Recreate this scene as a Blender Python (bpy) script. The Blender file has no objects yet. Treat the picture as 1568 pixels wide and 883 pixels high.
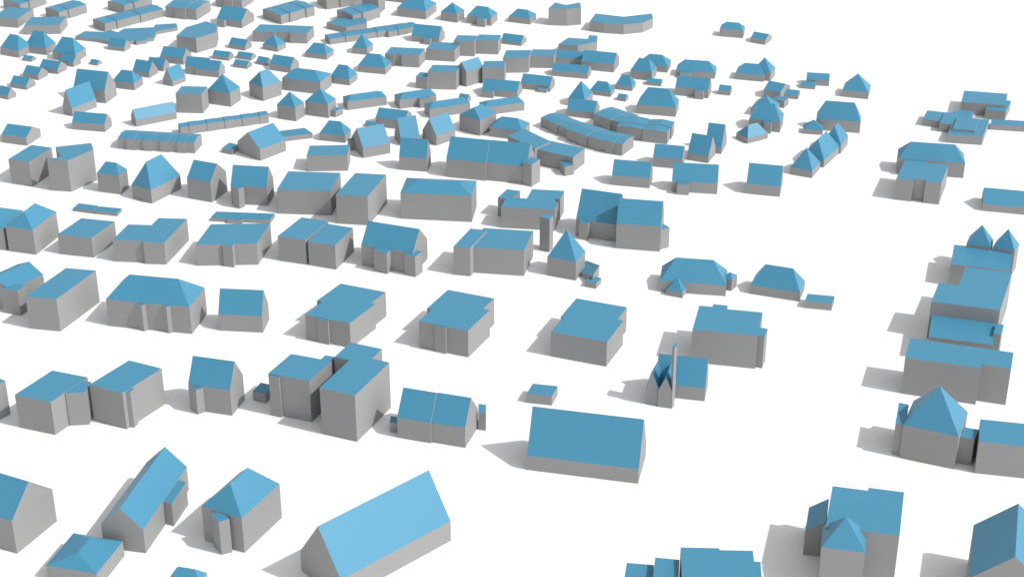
import bpy, math, random
from mathutils import Vector
random.seed(7)
# Plan digitised by photogrammetry: eave corners are intersected with their real horizontal
# plane, giving true ground coordinates for every footprint (all geometry stands on z=0).
FP=2560.0; TH=math.radians(27.2); CH=150.0
s,c=math.sin(TH),math.cos(TH)
def unproj(x,y,z):
    a=(x-784)/FP; b=-(y-441.5)/FP
    d=(a, c+b*s, -s+b*c)
    t=(z-CH)/d[2]
    return Vector((d[0]*t,d[1]*t))
def hz(g,y):
    k=-(y-441.5)/FP
    return CH+g.y*(k*c-s)/(c+k*s)

DATA='''
house|G 50 36 -60,788 18,797 80,748;F 25 0 48,770 60,775 78,757 66,750
house|g 36 28 160,795 219,810 286,714;F 34 0 246,764 262,772 283,740 270,730
house|H 22 12 73,862 148,878 188,828
house|H 52 30 302,780 370,793 428,740;F 50 0 322,784 340,783 352,794 334,798
house|H 30 12 258,885 305,893 325,878
barn|g 30 60 450,848 522,887 690,797
apartment_building|F 60 0 1047,838 1100,838 1103,842 1152,842 1160,900 1040,895;F 50 0 1003,853 1041,856 1035,900 998,895;F 40 0 960,861 1001,864 996,905 953,902;F 50 0 1150,858 1164,860 1168,900 1152,900
apartment_building|F 78 0 1275,744 1328,750 1331,746 1383,753 1379,818 1264,806;S 52 0 1240,760 1270,762 1264,798 1235,795;P 68 34 1258,837 1325,845 1330,812
house|G 60 44 1491,803 1483,885 1612,897
barn|G 22 56 807,697 978,718 999,678
garage|F 14 0 817,587 856,591 843,606 805,602
semi_detached_house|T2 30 31 609,638 712,655 742,626;F 26 0 732,617 745,620 743,634 733,630;F 14 0 598,636 609,638 608,648 597,646
apartment_building|F 70 0 515,545 535,524 583,533 572,549 605,557 569,575 541,602 490,596 530,552
apartment_building|F 62 0 413,573 428,552 445,543 492,548 500,543 514,547 476,580 430,577;F 60 0 412,575 418,568 432,570 428,579;F 13 0 385,598 402,585 416,590 408,604
house|G 38 32 288,588 352,597 384,575;F 36 0 289,588 300,586 312,592 299,598
apartment_building|F 54 0 134,590 195,553 250,562 190,600;F 53 0 176,598 184,592 206,594 199,600
apartment_building|F 49 0 18,606 78,569 136,575 82,613;F 48 0 96,605 112,585 137,584 134,597
apartment_building|F 50 0 -60,580 -20,570 2,582 -10,595
church|G 20 34 1004,586 1080,594 1089,572;g 26 20 989,592 1009,595 1017,572;g 26 20 1009,595 1029,599 1037,577;F 92 0 1030,530 1034,524 1037,529 1033,533
apartment_building|F 50 0 1071,468 1090,469 1093,465 1115,468 1112,473 1168,478 1160,514 1060,504;F 48 0 1163,500 1176,504 1170,515 1159,513
house|F 37 0 843,510 861,486 857,483 885,457 960,470 946,488 957,492 928,521
house|F 40 0 637,493 662,475 655,471 685,444 757,456 742,471 753,477 714,503;F 39 0 664,498 674,492 690,495 682,502
house|F 37 0 462,483 493,464 486,458 522,435 591,446 570,463 581,468 530,491;F 36 0 484,487 494,481 510,484 502,491
house|G 24 30 334,481 401,484 408,464
apartment_building|H 40 26 162,458 290,470 322,441;F 38 0 196,459 210,455 230,463 216,468;F 39 0 240,462 256,460 268,466 254,470
apartment_building|F 48 0 33,455 60,437 103,413 143,411 145,420 90,456
house|g 34 12 -30,430 14,444 66,420;F 38 0 0,440 12,432 40,436 26,446
house|H 38 18 13,343 50,352 86,324;F 14 0 28,366 36,360 50,364 44,372
house|H 33 10 -40,340 5,350 35,322
house|F 30 0 90,359 118,337 182,336 138,364
apartment_building|F 33 0 175,369 190,345 235,343 240,335 297,334 242,371 222,371 220,366 205,369
apartment_building|F 32 0 297,373 325,345 420,340 424,348 372,375 350,373;F 32 0 340,375 348,367 362,369 356,377
garage|F 5 0 322,333 332,324 422,327 412,337
apartment_building|F 37 0 427,363 432,345 470,334 500,338 472,366 444,365;F 36 0 471,369 500,342 540,349 513,376
house|G 31 26 553,375 632,388 669,368;F 31 0 572,382 584,372 602,378 592,388;F 30 0 618,389 630,381 646,385 636,393
apartment_building|F 42 0 691,379 722,350 744,352 723,378;F 38 0 722,377 742,350 819,353 800,384
church|P 27 38 838,393 882,401 899,385;S 15 0 882,402 898,385 918,406 908,421;F 8 0 895,431 905,422 920,425 914,434
semi_detached_house|G 26 36 882,335 944,344 962,322;G 38 28 944,342 1012,347 1027,326;F 30 0 1000,345 1016,342 1024,348 1014,352
apartment_building|F 32 0 763,318 780,300 800,306 820,290 863,292 852,318 830,321;F 50 0 827,332 832,326 846,330 843,336;F 28 0 760,303 778,290 795,292 785,305
house|F 37 0 13,244 47,222 80,226 44,248
apartment_building|F 47 0 72,244 93,240 85,225 140,219 143,229 103,246
house|H 28 14 148,265 182,269 206,261
house|H 20 34 194,287 231,291 276,268
house|G 30 20 283,275 322,279 346,262
house|G 27 24 353,284 408,287 426,272;F 29 0 355,285 362,282 372,286 365,290
apartment_building|F 36 0 425,290 440,263 523,264 524,272 497,294 484,290
house|F 43 0 512,297 525,283 549,266 597,267 580,285 553,301
apartment_building|H 40 9 613,295 722,300 745,278
house|G 20 24 611,240 653,243 662,232
semi_detached_house|T2 27 25 684,243 806,255 826,236;F 34 0 800,248 815,240 826,244 815,252
house|G 15 18 937,268 995,273 1008,261
house|G 16 22 1029,277 1099,281 1109,268
house|G 15 24 1143,281 1195,286 1202,270
house|F 32 0 1372,274 1384,248 1416,246 1452,253 1442,280
house|H 22 20 1376,243 1478,250 1487,236
house|G 10 16 1505,312 1600,321 1612,304
house|F 32 0 1455,402 1462,377 1552,382 1545,417;P 36 26 1480,373 1517,379 1527,368;P 36 26 1520,378 1554,385 1560,374
apartment_building|F 55 0 1426,462 1437,434 1468,436 1477,412 1550,414 1548,432 1530,474
apartment_building|F 35 0 1422,515 1428,478 1526,490 1520,528;F 40 0 1526,495 1537,497 1533,512 1521,510
apartment_building|F 54 0 1386,548 1393,520 1430,518 1552,541 1548,566 1505,556 1500,562
house|P 50 50 1383,650 1468,668 1480,630;F 48 0 1372,645 1376,617 1392,618 1386,652;F 40 0 1470,668 1476,655 1500,656 1492,672;F 48 0 1496,674 1504,643 1600,650 1595,687
house|H 16 26 1010,430 1112,437 1120,414;P 8 14 1022,441 1045,448 1054,436;P 17 6 1108,424 1121,428 1129,421
house|H 13 26 1149,436 1225,448 1250,434;F 10 0 1229,460 1240,450 1278,453 1274,465
house|P 10 26 1209,257 1244,262 1256,248
house|H 10 25 1226,240 1262,246 1286,224
house|H 13 22 1258,218 1288,222 1299,208
garage|P 6 12 1230,198 1260,200 1266,193
house|H 16 24 1250,182 1318,187 1327,178
house|H 15 20 1147,182 1195,187 1201,174;P 10 16 1150,165 1185,170 1190,158
house|H 7 14 1115,208 1145,212 1176,204
house|G 11 24 1052,235 1085,239 1096,226
house|G 10 28 1080,222 1105,226 1113,211
house|G 15 14 1000,240 1045,244 1055,232
house|P 10 22 1290,138 1330,142 1343,132
house|G 8 8 1235,122 1270,124 1276,118;G 4 4 1226,131 1248,133 1255,127
house|G 12 8 1168,138 1195,142 1210,131;F 10 0 1183,152 1192,146 1207,150 1202,155
garage|G 5 5 1195,144 1222,147 1226,140
house|H 9 12 1126,112 1170,116 1180,107;P 12 18 1152,108 1180,112 1189,104
garage|G 6 6 1100,138 1118,140 1123,135
house|G 12 13 1034,133 1085,138 1091,129
house|H 8 13 1035,108 1095,112 1102,103
house|H 11 8 1102,44 1138,47 1145,41
garage|G 6 6 1148,59 1172,62 1182,55
apartment_building|F 14 0 903,33 912,21 955,26 998,21 1000,28 985,35 955,38 925,36
apartment_building|F 26 0 840,13 850,4 866,8 888,4 890,12 868,14
house|H 9 9 779,25 812,29 817,21
house|H 12 12 715,24 752,28 766,20
house|P 13 13 675,18 700,22 713,16
house|H 13 14 608,12 652,17 671,5
apartment_building|F 30 0 553,-10 565,-18 588,-16 580,-8
apartment_building|F 18 0 1468,156 1480,140 1545,143 1537,163 1520,158;F 14 0 1508,168 1518,152 1548,154 1541,171
house|F 10 0 1413,182 1420,169 1455,173 1470,168 1492,170 1485,185 1450,187;F 12 0 1438,189 1446,174 1476,172 1470,191
house|F 12 0 1450,205 1462,183 1515,180 1507,208 1490,211;F 15 0 1458,197 1466,181 1500,180 1494,200;F 7 0 1515,190 1520,183 1590,186 1586,196
house|F 23 0 466,237 478,223 530,222 541,230 530,236 510,241
house|g 14 22 538,210 556,227 594,217
house|g 8 28 604,203 614,214 643,210
house|g 14 22 645,200 668,208 697,198
house|H 11 16 489,204 528,208 537,198
house|G 14 10 575,180 620,185 632,174;G 4 3 558,190 575,193 580,188
house|H 24 12 698,178 735,184 760,172
house|H 14 12 750,195 800,201 818,189
terraced_houses|F 26 0 780,208 800,197 840,214 822,231;F 23 0 823,230 840,214 895,228 878,240;F 14 0 857,247 872,246 878,252 866,256
terraced_houses|T3 14 2 828,180 868,197 880,184;T3 17 2 868,198 915,213 925,198;T3 17 2 915,213 953,221 965,207
terraced_houses|T3 16 2 909,175 950,188 960,172;T3 17 2 950,188 985,198 995,182;T2 17 2 985,198 1022,203 1031,187
house|H 13 22 975,160 1035,165 1047,154
farmhouse|g 16 20 364,216 398,229 437,214;F 6 0 400,203 465,197 480,203 425,212;F 7 0 340,226 352,218 365,222 355,231
terraced_houses|T9 16 3 180,212 297,219 313,206
terraced_houses|T10 12 2 267,190 276,195 411,176
house|g 10 13 195,178 208,184 270,172
house|G 11 12 110,187 160,191 172,182
house|G 12 10 2,206 40,211 67,198
house|g 12 26 95,162 110,166 147,152
house|G 18 24 112,135 160,140 178,128
house|H 10 14 172,124 205,128 216,119
house|g 7 18 252,120 264,125 284,117
apartment_building|F 29 0 267,143 280,132 318,133 308,144
house|P 20 22 317,138 352,143 368,133
house|H 20 18 378,127 402,134 430,125
apartment_building|H 18 10 432,119 490,126 503,112
house|P 20 18 424,160 452,165 467,157
house|P 20 18 467,155 502,160 514,151;F 8 0 500,168 512,163 525,166 515,170
apartment_building|H 13 6 517,149 532,156 592,148
apartment_building|H 14 6 596,146 612,153 668,145
apartment_building|H 14 6 643,160 658,167 720,158
apartment_building|H 12 6 726,158 742,165 803,157
house|H 9 16 505,118 535,122 549,113
house|H 10 15 548,100 590,104 600,95
house|P 9 18 540,72 562,75 571,67
apartment_building|F 18 0 588,82 600,73 652,74 640,86
apartment_building|F 17 0 650,74 665,65 707,66 695,78
apartment_building|F 22 0 690,63 705,54 730,55 728,64;F 20 0 727,62 735,53 768,54 762,63
house|G 8 14 630,55 672,59 681,50
apartment_building|F 26 0 650,108 668,100 705,100 700,110 680,113;F 17 0 636,117 645,110 660,113 655,120
house|g 22 12 700,104 714,110 740,102;F 24 0 735,103 745,94 775,93 772,103
apartment_building|F 22 0 765,88 780,78 815,76 808,89;F 18 0 806,86 820,76 852,76 848,87
house|G 5 8 767,62 798,66 806,59
apartment_building|F 14 0 855,68 870,58 900,60 902,54 915,55 914,64 885,70
house|G 8 8 845,88 900,92 912,84
house|G 12 12 890,94 940,99 952,88
house|G 8 8 845,108 900,113 915,106
house|H 12 16 965,108 998,112 1007,103
house|H 9 12 980,98 1022,102 1032,93
garage|G 4 4 990,126 1012,128 1018,123
house|P 12 22 872,148 895,153 908,142
house|H 6 12 903,138 935,142 942,135
house|H 6 13 942,130 968,133 975,126
garage|G 4 4 945,149 958,151 964,147
house|G 9 13 868,168 910,173 922,163
house|G 8 10 797,127 842,132 852,123
house|G 9 11 738,136 792,141 806,131
garage|G 5 5 702,150 716,152 722,148
apartment_building|T5 12 2 130,33 160,37 250,14
apartment_building|F 14 0 -10,25 10,12 50,12 45,22 20,30
apartment_building|F 14 0 35,38 50,28 100,24 105,32 85,40
apartment_building|T3 13 2 60,15 90,19 132,7
school|F 5 0 115,56 130,48 180,50 190,44 235,42 238,38 270,36 272,42 240,48 235,58 180,66 150,60;F 5 0 150,53 170,46 195,55 180,62
apartment_building|T3 16 2 253,10 300,15 333,3
apartment_building|F 22 0 270,55 285,42 315,33 333,38 330,50 300,59
house|G 10 14 332,28 370,33 388,22
apartment_building|F 15 0 385,48 400,38 482,40 468,52
apartment_building|T4 13 2 385,20 430,24 480,10
house|P 7 14 402,68 425,72 436,65
house|H 7 12 467,80 500,84 511,76
apartment_building|T5 8 2 488,55 505,60 625,42
apartment_building|T3 14 2 503,20 540,24 582,12
apartment_building|F 8 0 500,35 515,28 560,28 562,36 530,42
apartment_building|T3 14 2 470,-6 500,0 560,-10
house|G 6 8 350,68 375,72 383,66
garage|G 5 5 357,98 378,101 384,96
garage|G 4 5 362,86 384,89 392,84
house|G 9 11 413,98 445,103 457,95
garage|G 4 6 392,94 408,97 414,92
house|G 10 12 298,105 335,109 343,102
house|G 12 12 283,101 318,104 328,98
garage|G 5 6 325,85 350,88 357,83
house|G 9 11 245,86 280,90 289,81
house|G 7 14 203,108 228,112 236,104
house|G 6 10 225,100 250,103 258,97
house|H 11 20 80,80 115,84 129,74
house|H 10 20 38,70 70,74 80,65
house|H 10 18 0,73 28,78 42,68
garage|G 6 8 90,92 112,96 120,90
house|G 6 9 60,103 88,107 98,99
house|G 6 9 35,112 58,116 66,108
house|G 6 9 15,128 40,132 48,124
house|G 6 10 -4,143 12,147 20,141
garage|G 3 4 137,96 149,98 153,94
garage|G 3 4 34,90 48,92 54,88
garage|F 4 0 112,319 120,311 150,315 143,323;F 4 0 145,323 152,316 186,319 180,327
house|G 6 9 165,70 190,73 198,67
apartment_building|T3 12 2 330,-2 370,2 402,-8
apartment_building|T3 12 2 160,4 190,9 232,-5
apartment_building|T3 12 2 0,2 30,7 70,-6
house|G 9 14 590,-8 625,-4 640,-12
apartment_building|T3 8 2 575,45 595,49 640,40
'''
def mat(name,col,noise,rough=.9,spec=.1):
    m=bpy.data.materials.new(name); m.use_nodes=True
    nt=m.node_tree; b=nt.nodes['Principled BSDF']; b.inputs['Roughness'].default_value=rough
    b.inputs['Specular IOR Level'].default_value=spec
    tc=nt.nodes.new('ShaderNodeTexCoord'); n=nt.nodes.new('ShaderNodeTexNoise'); n.inputs['Scale'].default_value=.15
    r=nt.nodes.new('ShaderNodeValToRGB')
    r.color_ramp.elements[0].color=[x*(1-noise) for x in col]+[1]; r.color_ramp.elements[1].color=[min(1,x*(1+noise)) for x in col]+[1]
    nt.links.new(tc.outputs['Object'],n.inputs['Vector']); nt.links.new(n.outputs['Fac'],r.inputs['Fac']); nt.links.new(r.outputs['Color'],b.inputs['Base Color'])
    return m
M_WALL=mat('wall_plaster',(.31,.31,.31),.03)
M_ROOF=mat('roof_blue',(.060,.258,.405),.02,.47,.5)
M_GND=mat('ground_white',(.9,.9,.9),.005)

def rect(L,F,R):
    a=L-F; b=R-F
    if a.length>=b.length:
        u=a.normalized(); p=Vector((-u.y,u.x)); 
        if p.dot(b)<0:p=-p
        ang=abs(p.dot(b))/b.length
        if ang>.6: b=p*b.length*(.5+.5*ang)
    else:
        u=b.normalized(); p=Vector((-u.y,u.x))
        if p.dot(a)<0:p=-p
        ang=abs(p.dot(a))/a.length
        if ang>.6: a=p*a.length*(.5+.5*ang)
    return [F+a,F,F+b,F+a+b]
def regular(P):
    """make walls run along two building axes"""
    n=len(P)
    E=[P[(i+1)%n]-P[i] for i in range(n)]
    u=max(E,key=lambda e:e.length).normalized()
    for it in range(3):
        U=Vector((0,0)); 
        for e in E:
            if abs(e.normalized().dot(u))>.7: U+=e*(1 if e.dot(u)>0 else -1)
        u=U.normalized()
    p=Vector((-u.y,u.x)); W=Vector((0,0))
    for e in E:
        if abs(e.normalized().dot(u))<=.7: W+=e*(1 if e.dot(p)>0 else -1)
    if W.length<1: return P
    v=(W.normalized()*.5+p*.5).normalized()
    det=u.x*v.y-u.y*v.x
    if abs(det)<.5: return P
    ab=[[(q.x*v.y-q.y*v.x)/det,(u.x*q.y-u.y*q.x)/det] for q in P]
    cls=[1 if abs(e.normalized().dot(u))>.7 else 0 for e in E]
    for it in range(60):
        for i in range(n):
            j=(i+1)%n; k=cls[i]
            m=(ab[i][k]+ab[j][k])/2; ab[i][k]=m; ab[j][k]=m
    Q=[u*a+v*b for a,b in ab]
    mv=max((q-r).length for q,r in zip(Q,P))
    size=max(e.length for e in E)
    return Q if mv<.22*size else P
def area(P): return sum(P[i].x*P[(i+1)%len(P)].y-P[(i+1)%len(P)].x*P[i].y for i in range(len(P)))
def jogs(P):
    """step parts of long street-side walls out by about a metre (bays, stair towers)"""
    out=[]; n=len(P)
    for i in range(n):
        A,B=P[i],P[(i+1)%n]; e=B-A; out.append(A)
        nm=Vector((e.y,-e.x)).normalized()
        if e.length>9 and nm.y<-.15 and random.random()<.6:
            t0=random.uniform(.25,.5); t1=t0+random.uniform(.16,.3); dp=random.uniform(.7,1.3)*(1 if random.random()<.65 else -1)
            out+=[A.lerp(B,t0),A.lerp(B,t0)+nm*dp,A.lerp(B,t1)+nm*dp,A.lerp(B,t1)]
    return out
class MB:
    def __init__(s): s.v=[];s.f=[];s.m=[]
    def face(s,pts,m):
        i=len(s.v); s.v+=[tuple(p) for p in pts]; s.f.append(list(range(i,i+len(pts)))); s.m.append(m)
V3=lambda p,z:Vector((p.x,p.y,z))
cnt=0
def prism(mb,P,z,top=1):
    n=len(P)
    for i in range(n):
        j=(i+1)%n
        mb.face([V3(P[i],-.02),V3(P[j],-.02),V3(P[j],z),V3(P[i],z)],0)
    mb.face([V3(p,z) for p in P],top)
def block(mb,kind,h,r,pts):
    global cnt
    cnt+=1; e=.013*(cnt%17)
    k=kind[0]
    fi=max(range(len(pts)),key=lambda i:pts[i][1]) if k in 'FS' else 1
    F=pts[fi]; g=unproj(F[0],F[1]+h,0); z=hz(g,F[1])+e; zr=hz(g,F[1]-r)+e if r else z
    P=[unproj(x,y,z) for x,y in pts]
    far=g.y>310
    if k in 'FS':
        P=regular(P)
        if area(P)<0: P.reverse()
        if k=='F': prism(mb,jogs(P) if far else P,z); return
        n=len(P); tops=[z]*n
        for i in sorted(range(n),key=lambda i:P[i].x)[:2]: tops[i]=z-2.0
        for i in range(n):
            j=(i+1)%n
            mb.face([V3(P[i],-.02),V3(P[j],-.02),V3(P[j],tops[j]),V3(P[i],tops[i])],0)
        mb.face([V3(P[0],tops[0]),V3(P[1],tops[1]),V3(P[2],tops[2])],1); mb.face([V3(P[0],tops[0]),V3(P[2],tops[2]),V3(P[3],tops[3])],1)
        return
    Q=rect(*P)      # L,F,R,D
    if k=='T':
        n=int(kind[1:])
        L,F_,R,D=Q
        lng=(L-F_).length>(R-F_).length
        for i in range(n):
            t0,t1=i/n,(i+1)/n
            off=.05*(i%2)
            if lng: q=[F_.lerp(L,t1),F_.lerp(L,t0),R.lerp(D,t0),R.lerp(D,t1)]; ax='G'; sh=(F_-R)*off
            else: q=[L.lerp(D,t0),F_.lerp(R,t0),F_.lerp(R,t1),L.lerp(D,t1)]; ax='g'; sh=(F_-L)*off
            q=[p+sh for p in q]
            ins(mb,ax,q,z+.12*(i%2),zr+.12*(i%2))
        return
    ins(mb,k,Q,z,zr)
    # small extension (porch, bay or lean-to) against one of the street-side walls
    if far and k in 'GgH' and random.random()<.45:
        L,F_,R,D=Q
        A,B=(L,F_) if random.random()<.6 else (F_,R)
        e=B-A
        if e.length>7:
            nm=Vector((e.y,-e.x)).normalized()
            if nm.dot((A+B)/2-(L+R)/2)<0: nm=-nm
            t0=random.choice([.04,.12,.5,.62]); t1=t0+random.uniform(.22,.34); dp=random.uniform(.8,2.0)
            zz=z*random.choice([.97,.97,.97,.6])
            X=[A.lerp(B,t0)-nm*.3,A.lerp(B,t0)+nm*dp,A.lerp(B,t1)+nm*dp,A.lerp(B,t1)-nm*.3]
            if area(X)<0: X.reverse()
            prism(mb,X,zz)
def ins(mb,k,Q,z,zr):
    if k=='g': Q=[Q[3],Q[0],Q[1],Q[2]]
    if k=='H' and (Q[0]-Q[1]).length<(Q[2]-Q[1]).length: Q=[Q[3],Q[0],Q[1],Q[2]]
    if area(Q)<0: Q=[Q[1],Q[0],Q[3],Q[2]]
    A,B,C,D=Q   # ccw, ridge parallel AB
    for p,q in ((A,B),(B,C),(C,D),(D,A)):
        mb.face([V3(p,-.02),V3(q,-.02),V3(q,z),V3(p,z)],0)
    m1=(A+D)/2; m2=(B+C)/2
    if k=='P': m1=m2=(m1+m2)/2
    if k=='H':
        l=(A-B).length; w=(B-C).length; t=min(.27,.42*w/l); m1,m2=m1.lerp(m2,t),m2.lerp(m1,t)
    a,b=V3(m1,zr),V3(m2,zr); A,B,C,D=[V3(p,z) for p in (A,B,C,D)]
    if k=='P':
        for p,q in ((A,B),(B,C),(C,D),(D,A)): mb.face([p,q,a],1)
    else:
        mb.face([A,B,b,a],1); mb.face([C,D,a,b],1)
        g=1 if k=='H' else 0
        mb.face([B,C,b],g); mb.face([D,A,a],g)
for line in DATA.strip().splitlines():
    name,bl=line.split('|')
    mb=MB()
    for b in bl.split(';'):
        t=b.split(); pts=[tuple(map(float,q.split(','))) for q in t[3:]]
        block(mb,t[0],float(t[1]),float(t[2]),pts)
    v0=Vector(mb.v[0]); o=Vector((v0.x,v0.y,0))
    me=bpy.data.meshes.new(name); me.from_pydata([tuple(Vector(v)-o) for v in mb.v],[],mb.f)
    me.materials.append(M_WALL); me.materials.append(M_ROOF)
    for p,m in zip(me.polygons,mb.m): p.material_index=m
    ob=bpy.data.objects.new(name,me); ob.location=o; bpy.context.collection.objects.link(ob)
me=bpy.data.meshes.new('ground'); S=6000
me.from_pydata([(-S,-S,0),(S,-S,0),(S,S,0),(-S,S,0)],[],[(0,1,2,3)]); me.materials.append(M_GND)
bpy.context.collection.objects.link(bpy.data.objects.new('ground',me))

cam=bpy.data.cameras.new('camera'); co=bpy.data.objects.new('camera',cam); bpy.context.collection.objects.link(co)
co.location=(0,0,CH); co.rotation_euler=(math.pi/2-TH,0,0); cam.sensor_width=36; cam.lens=36*FP/1568; cam.clip_end=20000
bpy.context.scene.camera=co
EL=math.radians(46); az=Vector((.93,-.37)).normalized()
d=Vector((az.x*math.cos(EL),az.y*math.cos(EL),math.sin(EL)))
sl=bpy.data.lights.new('sun','SUN'); sl.energy=2.75; sl.angle=math.radians(.6); sl.color=(1,.985,.96)
so=bpy.data.objects.new('sun',sl); so.rotation_euler=d.to_track_quat('Z','Y').to_euler(); bpy.context.collection.objects.link(so)
w=bpy.data.worlds.new('World'); bpy.context.scene.world=w; w.use_nodes=True
nt=w.node_tree; bg=nt.nodes['Background']
sk=nt.nodes.new('ShaderNodeTexSky'); sk.sky_type='NISHITA'; sk.sun_disc=False; sk.sun_elevation=EL; sk.sun_rotation=math.atan2(d.x,d.y)
hs=nt.nodes.new('ShaderNodeHueSaturation'); hs.inputs['Saturation'].default_value=.06; hs.inputs['Value'].default_value=1.05
nt.links.new(sk.outputs[0],hs.inputs['Color']); nt.links.new(hs.outputs[0],bg.inputs['Color']); bg.inputs['Strength'].default_value=.15
sc=bpy.context.scene; sc.view_settings.view_transform='Standard'; sc.view_settings.look='None'; sc.view_settings.exposure=0
